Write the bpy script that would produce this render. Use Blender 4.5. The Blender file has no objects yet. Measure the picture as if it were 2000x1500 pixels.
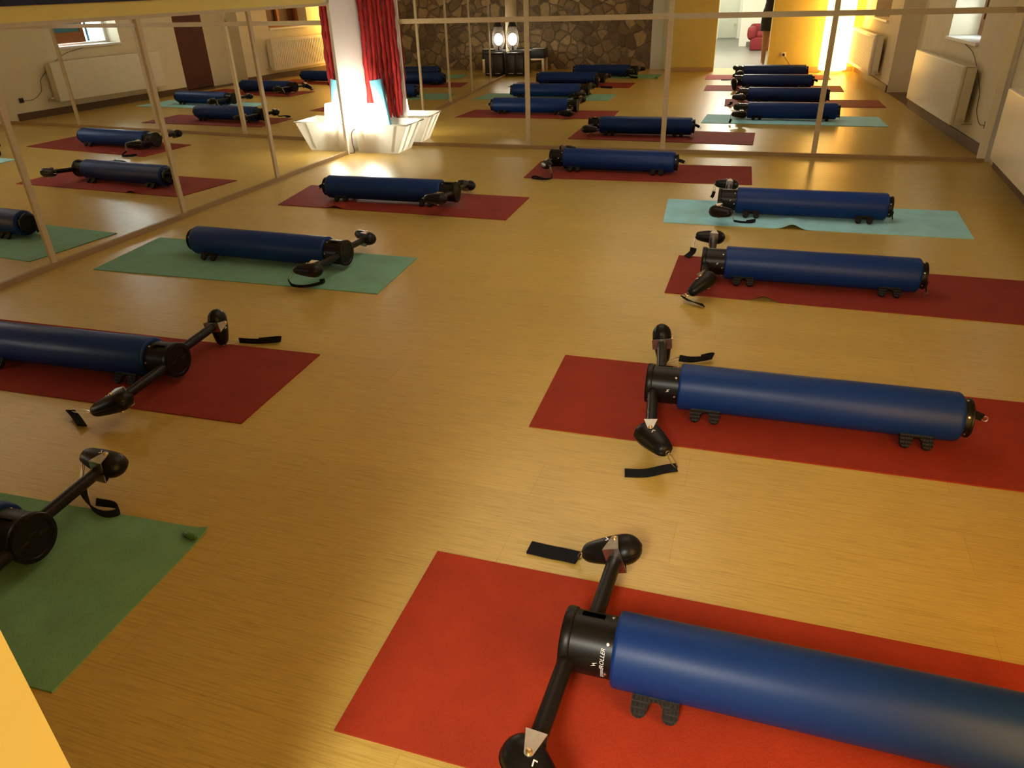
import bpy, bmesh, math, random
from mathutils import Vector, Matrix, noise
random.seed(7)
PI = math.pi
SC = bpy.context.scene
COL = SC.collection
V = Vector

# ------------------------------------------------------------------ helpers
def link(o, parent=None):
    COL.objects.link(o)
    if parent: o.parent = parent
    return o

def obj(name, bm, m, parent=None, smooth=40):
    me = bpy.data.meshes.new(name)
    bmesh.ops.recalc_face_normals(bm, faces=bm.faces)
    bm.to_mesh(me); bm.free()
    if m: 
        for mm in (m if isinstance(m, (list, tuple)) else [m]): me.materials.append(mm)
    if smooth:
        for p in me.polygons: p.use_smooth = True
        try: me.set_sharp_from_angle(angle=math.radians(smooth))
        except Exception: pass
    return link(bpy.data.objects.new(name, me), parent)

def tag(o, label=None, cat=None, group=None, kind=None):
    if label: o['label'] = label
    if cat: o['category'] = cat
    if group: o['group'] = group
    if kind: o['kind'] = kind
    return o

def thing(name, label, cat, loc=(0, 0, 0), rz=0.0, group=None):
    o = bpy.data.objects.new(name, None); COL.objects.link(o)
    o.empty_display_size = .1
    o.location = loc; o.rotation_euler = (0, 0, rz)
    return tag(o, label, cat, group)

def struct(name, bm, m, parent=None, smooth=0):
    o = obj(name, bm, m, parent, smooth)
    if parent is None: o['kind'] = 'structure'
    return o

def box(bm, lo, hi, bev=0.0, seg=2, M=None):
    lo, hi = V(lo), V(hi)
    r = bmesh.ops.create_cube(bm, size=1)
    vs = r['verts']
    c = (lo + hi) / 2; s = hi - lo
    for v in vs: v.co = V((v.co.x * s.x, v.co.y * s.y, v.co.z * s.z)) + c
    if bev:
        es = list({e for v in vs for e in v.link_edges})
        rr = bmesh.ops.bevel(bm, geom=es, offset=bev, segments=seg, affect='EDGES', profile=.5)
        vs = list({v for f in rr['faces'] for v in f.verts} | {v for v in vs if v.is_valid})
    if M is not None:
        for v in vs: v.co = M @ v.co
    return vs

def hexa(bm, pts):
    """box from 8 points: bottom 4 then top 4"""
    v = [bm.verts.new(p) for p in pts]
    for f in ((0, 1, 2, 3), (4, 5, 6, 7), (0, 1, 5, 4), (1, 2, 6, 5), (2, 3, 7, 6), (3, 0, 4, 7)):
        bm.faces.new([v[i] for i in f])
    return v

def frame(d):
    d = V(d).normalized()
    a = V((0, 0, 1)) if abs(d.z) < .9 else V((1, 0, 0))
    u = d.cross(a).normalized(); w = u.cross(d).normalized()
    return d, u, w

def lathe(bm, o, d, prof, n=32, flat=None, caps=True, arc=None):
    """revolve prof [(t, r)] about axis d through o. flat=(dir, factor) squeezes."""
    o = V(o); d, u, w = frame(d)
    rings = []
    for t, r in prof:
        ring = []
        for k in range(n):
            a = 2 * PI * k / n
            off = (u * math.cos(a) + w * math.sin(a)) * max(r, 1e-4)
            if flat:
                fd = V(flat[0]).normalized(); off -= fd * off.dot(fd) * (1 - flat[1])
            ring.append(bm.verts.new(o + d * t + off))
        rings.append(ring)
    for A, B in zip(rings, rings[1:]):
        for k in range(n):
            bm.faces.new((A[k], A[(k + 1) % n], B[(k + 1) % n], B[k]))
    if caps:
        bm.faces.new(rings[0][::-1]); bm.faces.new(rings[-1])
    return rings

def cyl(bm, a, b, r, n=20, r2=None):
    a, b = V(a), V(b)
    return lathe(bm, a, b - a, [(0, r), ((b - a).length, r if r2 is None else r2)], n)

def spline(pts, n=8):
    pts = [V(p) for p in pts]
    out = []
    P = [pts[0] * 2 - pts[1]] + pts + [pts[-1] * 2 - pts[-2]]
    for i in range(1, len(P) - 2):
        p0, p1, p2, p3 = P[i - 1:i + 3]
        for k in range(n):
            t = k / n
            out.append(.5 * ((2 * p1) + (p2 - p0) * t + (2 * p0 - 5 * p1 + 4 * p2 - p3) * t * t + (3 * p1 - p0 - 3 * p2 + p3) * t ** 3))
    out.append(pts[-1].copy())
    return out

def tube(bm, pts, r, n=8, rads=None, closed=False):
    pts = [V(p) for p in pts]
    rings = []; prev = None
    for i, p in enumerate(pts):
        if closed: t = pts[(i + 1) % len(pts)] - pts[i - 1]
        else: t = pts[min(i + 1, len(pts) - 1)] - pts[max(i - 1, 0)]
        t = t.normalized()
        if prev is None: _, u, w = frame(t)
        else:
            u = (prev - t * prev.dot(t)).normalized(); w = t.cross(u)
        prev = u
        rr = rads[i] if rads else r
        rings.append([bm.verts.new(p + (u * math.cos(2 * PI * k / n) + w * math.sin(2 * PI * k / n)) * rr) for k in range(n)])
    prs = list(zip(rings, rings[1:])) + ([(rings[-1], rings[0])] if closed else [])
    for A, B in prs:
        for k in range(n): bm.faces.new((A[k], A[(k + 1) % n], B[(k + 1) % n], B[k]))
    if not closed:
        bm.faces.new(rings[0][::-1]); bm.faces.new(rings[-1])

def ribbon(bm, pts, width, thick, edge=0.0, n=8):
    """strap band along pts; edge 0 = flat on the floor, 1 = standing on its edge (may be list per point)"""
    P = spline(pts, n)
    m = len(P)
    es = edge if isinstance(edge, (list, tuple)) else [edge] * len(pts)
    rings = []
    for i, p in enumerate(P):
        t = (P[min(i + 1, m - 1)] - P[max(i - 1, 0)]).normalized()
        side = t.cross(V((0, 0, 1)))
        if side.length < 1e-3: side = V((1, 0, 0))
        side.normalize()
        f = i / (m - 1) * (len(es) - 1); k = min(int(f), len(es) - 2); e = es[k] + (es[k + 1] - es[k]) * (f - k)
        a = e * PI / 2
        up = side.cross(t).normalized()
        wv = side * math.cos(a) + up * math.sin(a); nv = wv.cross(t).normalized()
        hw, ht = width / 2, thick / 2
        rings.append([bm.verts.new(p + wv * x * hw + nv * y * ht) for x, y in ((-1, -1), (1, -1), (1, 1), (-1, 1))])
    for A, B in zip(rings, rings[1:]):
        for k in range(4): bm.faces.new((A[k], A[(k + 1) % 4], B[(k + 1) % 4], B[k]))
    bm.faces.new(rings[0][::-1]); bm.faces.new(rings[-1])

def torus(bm, c, nrm, R, r, n=20, m=8, arc=1.0):
    c = V(c); d, u, w = frame(nrm)
    k = int(n * arc)
    pts = [c + (u * math.cos(2 * PI * i / n) + w * math.sin(2 * PI * i / n)) * R for i in range(k if arc == 1 else k + 1)]
    tube(bm, pts, r, m, closed=(arc == 1))

def prism(bm, poly, o, u, w, n, th):
    """polygon given in 2D (u, w) about o extruded by th along n (centred)"""
    o, u, w, n = V(o), V(u), V(w), V(n)
    A = [bm.verts.new(o + u * x + w * y - n * th / 2) for x, y in poly]
    B = [bm.verts.new(o + u * x + w * y + n * th / 2) for x, y in poly]
    bm.faces.new(A[::-1]); bm.faces.new(B)
    k = len(poly)
    for i in range(k): bm.faces.new((A[i], A[(i + 1) % k], B[(i + 1) % k], B[i]))

# ------------------------------------------------------------------ materials
class NT:
    def __init__(s, name):
        s.m = bpy.data.materials.new(name); s.m.use_nodes = True
        s.t = s.m.node_tree; s.n = s.t.nodes; s.b = s.n['Principled BSDF']; s.out = s.n['Material Output']
    def new(s, k, **kw):
        x = s.n.new(k)
        for a, v in kw.items(): setattr(x, a, v)
        return x
    def ln(s, a, b): s.t.links.new(a, b)
    def coord(s, kind='Object', scale=(1, 1, 1), rot=(0, 0, 0)):
        tc = s.new('ShaderNodeTexCoord'); mp = s.new('ShaderNodeMapping')
        mp.inputs['Scale'].default_value = scale; mp.inputs['Rotation'].default_value = rot
        s.ln(tc.outputs[kind], mp.inputs[0]); return mp.outputs[0]
    def noise(s, co, scale, detail=4, rough=.6):
        x = s.new('ShaderNodeTexNoise'); x.inputs['Scale'].default_value = scale; x.inputs['Detail'].default_value = detail
        x.inputs['Roughness'].default_value = rough
        if co: s.ln(co, x.inputs['Vector'])
        return x.outputs['Fac']
    def ramp(s, fac, stops):
        r = s.new('ShaderNodeValToRGB'); el = r.color_ramp.elements
        while len(el) < len(stops): el.new(.5)
        for e, (p, c) in zip(el, stops): e.position = p; e.color = (*c, 1) if len(c) == 3 else c
        s.ln(fac, r.inputs[0]); return r.outputs[0]
    def mix(s, fac, a, b, blend='MIX'):
        x = s.new('ShaderNodeMix', data_type='RGBA', blend_type=blend)
        for sock, val in ((x.inputs[0], fac), (x.inputs[6], a), (x.inputs[7], b)):
            if hasattr(val, 'is_linked') or hasattr(val, 'links'): s.ln(val, sock)
            elif isinstance(val, (int, float)): sock.default_value = val
            else: sock.default_value = (*val, 1)
        return x.outputs[2]
    def bump(s, h, strength=.2, dist=.002):
        b = s.new('ShaderNodeBump'); b.inputs['Strength'].default_value = strength; b.inputs['Distance'].default_value = dist
        s.ln(h, b.inputs['Height']); s.ln(b.outputs[0], s.b.inputs['Normal'])

def plain(name, col, rough=.5, metal=0.0, var=.12, scale=30, spec=None, bump=0, bscale=200, coat=0):
    t = NT(name)
    co = t.coord()
    f = t.noise(co, scale, 3)
    lo = tuple(c * (1 - var) for c in col); hi = tuple(min(1, c * (1 + var)) for c in col)
    t.ln(t.ramp(f, [(.3, lo), (.7, hi)]), t.b.inputs['Base Color'])
    t.b.inputs['Roughness'].default_value = rough; t.b.inputs['Metallic'].default_value = metal
    if spec is not None: t.b.inputs['Specular IOR Level'].default_value = spec
    if coat: t.b.inputs['Coat Weight'].default_value = coat
    if bump: t.bump(t.noise(co, bscale, 2), bump, .001)
    return t.m

def emit(name, col, strength):
    t = NT(name)
    t.b.inputs['Base Color'].default_value = (*col, 1)
    t.b.inputs['Emission Color'].default_value = (*col, 1); t.b.inputs['Emission Strength'].default_value = strength
    return t.m

def floor_mat():
    t = NT('laminate_floor')
    co = t.coord('Object')
    # plank pattern along x
    br = t.new('ShaderNodeTexBrick'); br.offset = .37; br.squash = 1
    br.inputs['Scale'].default_value = 1; br.inputs['Brick Width'].default_value = 1.28; br.inputs['Row Height'].default_value = .19
    br.inputs['Mortar Size'].default_value = .0012; br.inputs['Mortar Smooth'].default_value = .6
    br.inputs['Color1'].default_value = (0, 0, 0, 1); br.inputs['Color2'].default_value = (1, 1, 1, 1)
    t.ln(co, br.inputs['Vector'])
    fine = t.noise(t.coord('Object', (2.2, 70, 1)), 3, 6, .65)
    dash = t.noise(t.coord('Object', (6, 110, 1)), 2.2, 3, .6)
    base = t.ramp(fine, [(.28, FLOOR_LO), (.5, FLOOR_MID), (.75, FLOOR_HI)])
    d = t.ramp(dash, [(.22, (.62, .52, .45)), (.36, (1, 1, 1))])
    base = t.mix(1, base, d, 'MULTIPLY')
    pl = t.ramp(br.outputs['Color'], [(0, (.95, .94, .93)), (1, (1.03, 1.02, 1.0))])
    base = t.mix(1, base, pl, 'MULTIPLY')
    seam = t.ramp(br.outputs['Fac'], [(.3, (1, 1, 1)), (1, (.82, .76, .7))])
    base = t.mix(1, base, seam, 'MULTIPLY')
    t.ln(base, t.b.inputs['Base Color'])
    r = t.ramp(fine, [(.3, (.33, .33, .33)), (.7, (.26, .26, .26))])
    t.ln(r, t.b.inputs['Roughness'])
    t.b.inputs['Specular IOR Level'].default_value = .6
    t.bump(fine, .05, .001)
    return t.m

def mat_mat(name, col, var=.1):
    t = NT(name)
    co = t.coord('Object')
    f = t.noise(co, 6, 4)
    lo = tuple(c * (1 - var) for c in col); hi = tuple(min(1, c * (1 + var)) for c in col)
    c1 = t.ramp(f, [(.3, lo), (.7, hi)])
    chk = t.new('ShaderNodeTexChecker'); chk.inputs['Scale'].default_value = 230
    t.ln(co, chk.inputs['Vector'])
    vor = t.new('ShaderNodeTexVoronoi'); vor.inputs['Scale'].default_value = 210
    t.ln(co, vor.inputs['Vector'])
    c2 = t.mix(1, c1, t.ramp(vor.outputs['Distance'], [(0, (1, 1, 1)), (.8, (.86, .86, .86))]), 'MULTIPLY')
    t.ln(c2, t.b.inputs['Base Color'])
    t.b.inputs['Roughness'].default_value = .75; t.b.inputs['Specular IOR Level'].default_value = .25
    t.bump(vor.outputs['Distance'], .35, .0012)
    return t.m

def stone_mat():
    t = NT('rubble_stone')
    co = t.coord('Object', (1, 1, 1))
    wob = t.new('ShaderNodeTexNoise'); wob.inputs['Scale'].default_value = 3.5; wob.inputs['Detail'].default_value = 3
    t.ln(co, wob.inputs['Vector'])
    add = t.new('ShaderNodeMix', data_type='VECTOR'); add.inputs[0].default_value = .12
    t.ln(co, add.inputs[4]); t.ln(wob.outputs['Color'], add.inputs[5])
    v = t.new('ShaderNodeTexVoronoi'); v.inputs['Scale'].default_value = 6.6
    t.ln(add.outputs[1], v.inputs['Vector'])
    e = t.new('ShaderNodeTexVoronoi', feature='DISTANCE_TO_EDGE'); e.inputs['Scale'].default_value = 6.6
    t.ln(add.outputs[1], e.inputs['Vector'])
    sep = t.new('ShaderNodeSeparateColor'); t.ln(v.outputs['Color'], sep.inputs[0])
    c = t.ramp(sep.outputs[0], [(0, (.16, .11, .06)), (.4, (.27, .19, .10)), (.8, (.36, .26, .14)), (1, (.55, .40, .20))])
    g = t.noise(co, 22, 5)
    c = t.mix(1, c, t.ramp(g, [(.3, (.7, .7, .7)), (.7, (1.1, 1.1, 1.1))]), 'MULTIPLY')
    m = t.ramp(e.outputs['Distance'], [(.0, (0, 0, 0)), (.09, (1, 1, 1))])
    c = t.mix(m, (.22, .17, .11), c)
    t.ln(c, t.b.inputs['Base Color']); t.b.inputs['Roughness'].default_value = .9
    t.bump(m, .9, .02)
    return t.m

def wood_mat(name, lo, hi, scale=(1, 1, 12), rough=.5):
    t = NT(name)
    f = t.noise(t.coord('Object', scale), 5, 5)
    t.ln(t.ramp(f, [(.3, lo), (.7, hi)]), t.b.inputs['Base Color'])
    t.b.inputs['Roughness'].default_value = rough
    t.bump(f, .15, .001)
    return t.m

def tread_mat():
    t = NT('black_rubber_tread')
    v = t.new('ShaderNodeTexVoronoi'); v.inputs['Scale'].default_value = 105; v.inputs['Randomness'].default_value = .15
    t.ln(t.coord(), v.inputs['Vector'])
    t.ln(t.ramp(v.outputs['Distance'], [(.25, (.003, .003, .003)), (.5, (.010, .008, .007))]), t.b.inputs['Base Color'])
    t.b.inputs['Roughness'].default_value = .6; t.b.inputs['Specular IOR Level'].default_value = .25
    t.bump(v.outputs['Distance'], .9, .004)
    return t.m

def mirror_mat():
    t = NT('mirror_glass')
    f = t.noise(t.coord('Object'), 2, 2)
    t.ln(t.ramp(f, [(.2, (.91, .90, .85)), (.8, (.93, .92, .87))]), t.b.inputs['Base Color'])
    t.b.inputs['Metallic'].default_value = 1; t.b.inputs['Roughness'].default_value = .0
    return t.m

def glass_mat():
    t = NT('window_glass')
    tr = t.new('ShaderNodeBsdfTransparent'); gl = t.new('ShaderNodeBsdfGlossy'); gl.inputs['Roughness'].default_value = .02
    mx = t.new('ShaderNodeMixShader'); fr = t.new('ShaderNodeFresnel'); fr.inputs[0].default_value = 1.45
    t.ln(fr.outputs[0], mx.inputs[0]); t.ln(tr.outputs[0], mx.inputs[1]); t.ln(gl.outputs[0], mx.inputs[2]); t.ln(mx.outputs[0], t.out.inputs[0])
    return t.m

def translucent(name, col, mixf=.5, rough=.4):
    t = NT(name)
    tl = t.new('ShaderNodeBsdfTranslucent'); tl.inputs[0].default_value = (*col, 1)
    mx = t.new('ShaderNodeMixShader'); mx.inputs[0].default_value = mixf
    co = t.coord(); f = t.noise(co, 8, 2)
    t.ln(t.ramp(f, [(.3, tuple(c * .94 for c in col)), (.7, col)]), t.b.inputs['Base Color'])
    t.b.inputs['Roughness'].default_value = rough
    t.ln(t.b.outputs[0], mx.inputs[1]); t.ln(tl.outputs[0], mx.inputs[2]); t.ln(mx.outputs[0], t.out.inputs[0])
    return t.m

FLOOR_LO, FLOOR_MID, FLOOR_HI = (.36, .24, .05), (.505, .35, .08), (.60, .44, .12)
M = dict(
    floor=floor_mat(), mirror=mirror_mat(), stone=stone_mat(), glass=glass_mat(),
    cream=plain('cream_wall_paint', (.80, .72, .53), .85, var=.04, scale=6, bump=.12, bscale=60),
    yellow=plain('yellow_wall_paint', (.66, .52, .14), .85, var=.04, scale=6, bump=.12, bscale=60),
    white=plain('white_wall_paint', (.82, .79, .74), .85, var=.03, scale=6, bump=.1, bscale=60),
    ceil=plain('ceiling_paint', (.75, .70, .60), .9, var=.03, scale=5),
    strip=wood_mat('maple_strip', (.44, .35, .205), (.50, .40, .24), (3, 3, 10), .5),
    sole=wood_mat('floor_tone_strip', (.26, .165, .07), (.32, .21, .09), (2, 2, 12), .5),
    navy=plain('navy_fabric', (.012, .012, .035), .8, var=.25, scale=60, bump=.3),
    skirt=wood_mat('dark_skirting', (.10, .055, .028), (.14, .08, .04), (2, 12, 12), .5),
    skirt2=wood_mat('oak_skirting', (.42, .25, .10), (.52, .32, .13), (2, 12, 12), .5),
    foam=plain('blue_foam', (.003, .028, .15), .42, var=.08, scale=90, bump=.08, bscale=700, spec=.26),
    black=plain('black_plastic', (.006, .005, .004), .36, var=.15, scale=40, spec=.22),
    tubem=plain('anodised_black_tube', (.008, .006, .005), .40, var=.1, scale=40, spec=.22),
    rubber=tread_mat(),
    web=plain('black_webbing', (.007, .007, .009), .9, var=.3, scale=300, bump=.5, bscale=900, spec=.2),
    steel=plain('brushed_steel', (.62, .58, .52), .32, 1, var=.08, scale=60),
    brass=plain('brass_screw', (.75, .55, .25), .3, 1, var=.08, scale=60),
    whitemark=plain('white_print', (.75, .75, .75), .6, var=.03),
    red=mat_mat('red_mat', (.29, .027, .009)), red2=mat_mat('crimson_mat', (.25, .028, .017)),
    orange=mat_mat('orange_red_mat', (.35, .033, .009)),
    teal=mat_mat('teal_mat', (.36, .72, .80)), green=mat_mat('green_mat', (.17, .36, .20)), seagreen=mat_mat('sea_green_mat', (.19, .40, .29)),
    rad=plain('radiator_enamel', (.80, .74, .60), .35, var=.03, scale=10, spec=.5),
    radfin=plain('radiator_grille', (.55, .48, .36), .5, var=.05),
    door=wood_mat('mahogany_door', (.085, .018, .010), (.13, .03, .016), (4, 4, 30), .45),
    oak=wood_mat('orange_oak', (.30, .10, .025), (.42, .16, .045), (4, 4, 20), .45),
    pale=wood_mat('pale_beech', (.60, .46, .26), (.68, .53, .31), (4, 4, 10), .5),
    blackbox=plain('black_lacquer', (.010, .009, .009), .35, var=.2),
    paper=plain('white_paper', (.80, .78, .72), .8, var=.03),
    sill=plain('white_sill', (.85, .84, .80), .5, var=.02),
    bin=translucent('milky_plastic', (.88, .87, .83), .55, .35),
    cloth=plain('white_cloth', (.80, .79, .76), .95, var=.05, bump=.3),
    gloss=plain('glossy_green', (.05, .16, .03), .15, var=.1),
    bluemat=plain('light_blue_mat', (.085, .30, .42), .7, var=.06, bump=.2),
    yarn=plain('red_yarn', (.24, .006, .009), .9, var=.25, scale=80, bump=.8, bscale=250),
    yarn2=plain('bright_red_yarn', (.36, .014, .010), .9, var=.2, scale=80, bump=.8, bscale=250),
    rattan=plain('dark_rattan', (.05, .035, .022), .7, var=.3, scale=90),
    hallfloor=plain('grey_tile', (.15, .15, .13), .35, var=.05, scale=4),
    hallwhite=plain('hall_white', (.74, .74, .66), .8, var=.02),
    halldoor=plain('pale_green_door', (.56, .60, .50), .6, var=.02),
    redseat=plain('red_upholstery', (.15, .006, .009), .8, var=.08, bump=.2),
    skin=plain('skin', (.30, .15, .09), .55, var=.06, scale=20, spec=.4),
    dress=plain('black_dress', (.010, .009, .011), .9, var=.2, scale=60, bump=.2),
    hair=plain('dark_hair', (.03, .018, .010), .6, var=.3, scale=120),
    cord=plain('dark_cord', (.02, .018, .015), .6),
    socket=plain('ivory_socket', (.80, .74, .55), .4, var=.02),
    lampA=emit('glowing_white_shade', (1, .88, .70), 46),
    bulb=emit('glowing_bulb', (1, .93, .80), 45),
    lampC=emit('glowing_paper_column', (1, .60, .16), 6.6),
    hallL=emit('hall_light_panel', (1, .97, .90), 6),
    fillL=emit('overhead_fill_panel', (1, .72, .36), 2.2),
)

# ------------------------------------------------------------------ camera (2000x1500 frame)
CAM = V((3.9548, -7.1355, 1.4620)); YAW, PITCH, ROLL, FPX = .3360, .50174, -.0334, 1430.73
f = V((-math.sin(YAW) * math.cos(PITCH), math.cos(YAW) * math.cos(PITCH), -math.sin(PITCH)))
r0 = V((math.cos(YAW), math.sin(YAW), 0)); u0 = r0.cross(f)
rr = r0 * math.cos(ROLL) + u0 * math.sin(ROLL); uu = u0 * math.cos(ROLL) - r0 * math.sin(ROLL)
cd = bpy.data.cameras.new('camera'); cam = bpy.data.objects.new('camera', cd); COL.objects.link(cam)
mw = Matrix(((rr.x, uu.x, -f.x, CAM.x), (rr.y, uu.y, -f.y, CAM.y), (rr.z, uu.z, -f.z, CAM.z), (0, 0, 0, 1)))
cam.matrix_world = mw
cd.sensor_width = 36; cd.lens = 36 * FPX / 2000; cd.clip_start = .01; cd.clip_end = 100
SC.camera = cam

# ------------------------------------------------------------------ room geometry
LA, AL, BE = -.02742, .02742, .00738
ld = V((math.sin(-LA) * -1, 0, 0))
def lw(y, off=0.0, z=0.0):
    """point on left wall at run y (negative), off metres into the room"""
    n = V((math.cos(LA), math.sin(LA), 0)); t = V((-math.sin(LA), math.cos(LA), 0))
    return t * y + n * off + V((0, 0, z))
def fw(x, off=0.0, z=0.0):
    """point on far wall at run x, off metres into the room"""
    t = V((math.cos(AL), math.sin(AL), 0)); n = V((math.sin(AL), -math.cos(AL), 0))
    return t * x + n * off + V((0, 0, z))
RS = .03
def rwx(y): return 5.76 + RS * y
def rw(y, off=0.0, z=0.0):
    n = V((-1, RS, 0)).normalized()
    return V((rwx(y), y, z)) + n * off
def slab(bm, P, a, b, o1, o2, z1, z2):
    hexa(bm, [P(a, o1, z1), P(b, o1, z1), P(b, o2, z1), P(a, o2, z1), P(a, o1, z2), P(b, o1, z2), P(b, o2, z2), P(a, o2, z2)])
H = 2.55
YB = -6.8      # yellow back wall face
YS = -7.3      # stone wall face
JL, JR = 3.28, 4.16
XS = 2.50

bm = bmesh.new(); box(bm, (-.6, -7.35, -.1), (6.4, .4, 0)); struct('floor', bm, M['floor'])
bm = bmesh.new(); box(bm, (-.6, -7.5, H), (6.4, .5, H + .1)); struct('ceiling', bm, M['ceil'])
bm = bmesh.new(); slab(bm, lw, -7.9, .2, -.03, -.25, 0, H); struct('wall_left', bm, M['cream'])
bm = bmesh.new(); slab(bm, fw, -.3, 6.2, -.03, -.25, 0, H); struct('wall_far', bm, M['white'])
# right wall with recesses
bm = bmesh.new()
WIN1 = (-1.90, -.88, .82, 1.95); DOOR = (-4.20, -2.90, 0, 2.05); WIN2 = (-5.99, -4.92, .82, 1.95)
ys = [.3, WIN1[1], WIN1[0], DOOR[1], DOOR[0], WIN2[1], WIN2[0], -7.4]
slab(bm, rw, ys[0], ys[1], 0, -.45, 0, H); slab(bm, rw, ys[2], ys[3], 0, -.45, 0, H)
slab(bm, rw, ys[4], ys[5], 0, -.45, 0, H); slab(bm, rw, ys[6], ys[7], 0, -.45, 0, H)
for a, b, z1, z2 in (WIN1, WIN2):
    slab(bm, rw, b, a, 0, -.45, 0, z1); slab(bm, rw, b, a, 0, -.45, z2, H)
slab(bm, rw, DOOR[1], DOOR[0], 0, -.45, DOOR[3], H)
struct('wall_right', bm, M['cream'])
# back wall: yellow pieces around the doorway, stone piece further back
bm = bmesh.new()
box(bm, (XS, YB - .38, 0), (JL, YB, H)); box(bm, (JR, YB - .38, 0), (5.62, YB, H)); box(bm, (JL, YB - .38, 2.08), (JR, YB, H))
struct('wall_back', bm, M['yellow'])
bm = bmesh.new(); box(bm, (-.5, YS - .25, 0), (XS + .1, YS, H)); struct('wall_stone', bm, M['stone'])
bm = bmesh.new(); box(bm, (XS, YB, 0), (JL, YB + .015, .07), .003); struct('baseboard_back', bm, M['skirt2'])
bm = bmesh.new(); box(bm, (JR, YB, 0), (5.5, YB + .015, .07), .003); struct('baseboard_back_corner', bm, M['skirt2'])
bm = bmesh.new()
slab(bm, rw, -.03, DOOR[1], 0, .018, 0, .09); slab(bm, rw, DOOR[0], -6.78, 0, .018, 0, .09)
struct('baseboard_right', bm, M['skirt'])
# mirror skirts
bm = bmesh.new(); slab(bm, lw, -6.28, -.50, -.029, .012, 0, .035); struct('baseboard_left', bm, M['sole'])
bm = bmesh.new(); slab(bm, fw, .40, 5.72, -.029, .012, 0, .035); struct('baseboard_far', bm, M['sole'])

# ---- mirrors
def mirror_panel(P, a, b, z1, z2, label, group, rot=0.0):
    bm = bmesh.new()
    c = (P(a) + P(b)) / 2
    R = Matrix.Translation(c) @ Matrix.Rotation(rot, 4, 'Z') @ Matrix.Translation(-c)
    slab(bm, P, a, b, -.006, -.001, z1, z2)
    for v in bm.verts: v.co = R @ v.co
    o = obj('wall_mirror', bm, M['mirror'], smooth=0)
    return tag(o, label, 'mirror', group)
LP = [-6.25, -5.09, -3.949, -2.819, -1.674, -.50]
ll = ['left wall mirror pane nearest the back, beside the rattan lamp', 'left wall mirror pane second from the lamp corner',
      'left wall mirror pane at the left picture edge beside the green mat', 'left wall mirror pane showing the red mat and big radiator',
      'left wall mirror pane next to the white corner with red cords']
for i in range(5):
    mirror_panel(lw, LP[i], LP[i + 1], .035, 1.325, ll[i], 'mirror panes on the left wall')
FP = [.41, 1.705, 3.02, 4.361, 5.70]
fl_ = ['lower far wall mirror pane beside the red cords, showing the lamp cabinet', 'lower far wall mirror pane showing the stone wall and left row',
       'lower far wall mirror pane showing the doorway', 'lower far wall mirror pane in the right corner showing the radiators']
fu = ['upper far wall mirror pane above the storage box side', 'upper far wall mirror pane above the stone wall view', 'upper far wall mirror pane above the doorway view', 'upper far wall mirror pane in the right corner']
rots = [BE, BE * .4, 0, 0]
for i in range(4):
    mirror_panel(fw, FP[i], FP[i + 1], .035, 1.16, fl_[i], 'lower mirror panes on the far wall', rots[i])
    mirror_panel(fw, FP[i], FP[i + 1], 1.16, 2.2, fu[i], 'upper mirror panes on the far wall', rots[i])
k = 1
for y in LP[1:5]:
    bm = bmesh.new(); slab(bm, lw, y - .018, y + .018, -.01, .010, .03, 1.325); struct('trim_%d' % k, bm, M['strip']); k += 1
for x in FP[1:4]:
    bm = bmesh.new(); slab(bm, fw, x - .022, x + .022, -.01, .010, .03, 2.2); struct('trim_%d' % k, bm, M['strip']); k += 1
bm = bmesh.new(); slab(bm, fw, .41, 5.72, -.01, .012, 1.137, 1.180); struct('trim_%d' % k, bm, M['strip']); k += 1
bm = bmesh.new(); slab(bm, lw, -6.25, -.50, -.03, .012, 1.322, 1.345); struct('trim_%d' % k, bm, M['strip']); k += 1
bm = bmesh.new(); slab(bm, lw, -6.25, -.62, -.03, .014, 1.345, 1.426); struct('trim_%d' % k, bm, M['yellow']); k += 1
bm = bmesh.new(); slab(bm, fw, .385, .425, -.03, .014, 0, 2.2); struct('trim_%d' % k, bm, M['white']); k += 1
bm = bmesh.new(); slab(bm, lw, -.525, -.49, -.03, .014, 0, 1.345); struct('trim_%d' % k, bm, M['white']); k += 1
bm = bmesh.new(); slab(bm, fw, 5.66, 5.72, -.01, .012, .03, 2.2); struct('trim_%d' % k, bm, M['cream']); k += 1
# white painted corner between both mirrors
bm = bmesh.new(); slab(bm, lw, -.49, .05, -.03, -.002, 0, H); struct('wall_corner', bm, M['white'])
# navy fabric panel above the left mirror
bm = bmesh.new(); slab(bm, lw, -6.25, -1.9, -.028, .03, 1.427, 1.75)
tag(obj('fabric_panel', bm, M['navy'], smooth=0), 'dark navy fabric panel along the yellow ledge above the left mirror', 'wall panel')

# ---- windows and door in the right wall
def window(n, W, oak_part, label=None):
    a, b, z1, z2 = W
    root = bpy.data.objects.new('window_%d' % n, None); COL.objects.link(root); root['kind'] = 'structure'
    root.location = rw((a + b) / 2, 0, z1)
    inv = Matrix.Translation(-root.location)
    def part(nm, m, *slabs, bev=0):
        bm = bmesh.new()
        for s in slabs: slab(bm, rw, *s)
        for v in bm.verts: v.co = inv @ v.co
        return obj(nm, bm, m, root, 0)
    part('window_sill', M['sill'], (b - .005, a + .005, .03, -.30, z1, z1 + .025))
    return root, part
w1, part = window(1, WIN1, True)
a, b, z1, z2 = WIN1
part('window_frame', M['sill'], (b, b - .04, -.27, -.33, z1, z2), (a + .04, a, -.27, -.33, z1, z2), (b, a, -.27, -.33, z2 - .05, z2), (b, a, -.27, -.33, z1, z1 + .05))
part('window_pane', M['glass'], (b - .04, a + .04, -.30, -.304, z1 + .05, z2 - .05))
part('curtain', M['bluemat'], (-1.56, -1.60, -.262, -.266, z1 + .06, z2 - .06))
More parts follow.
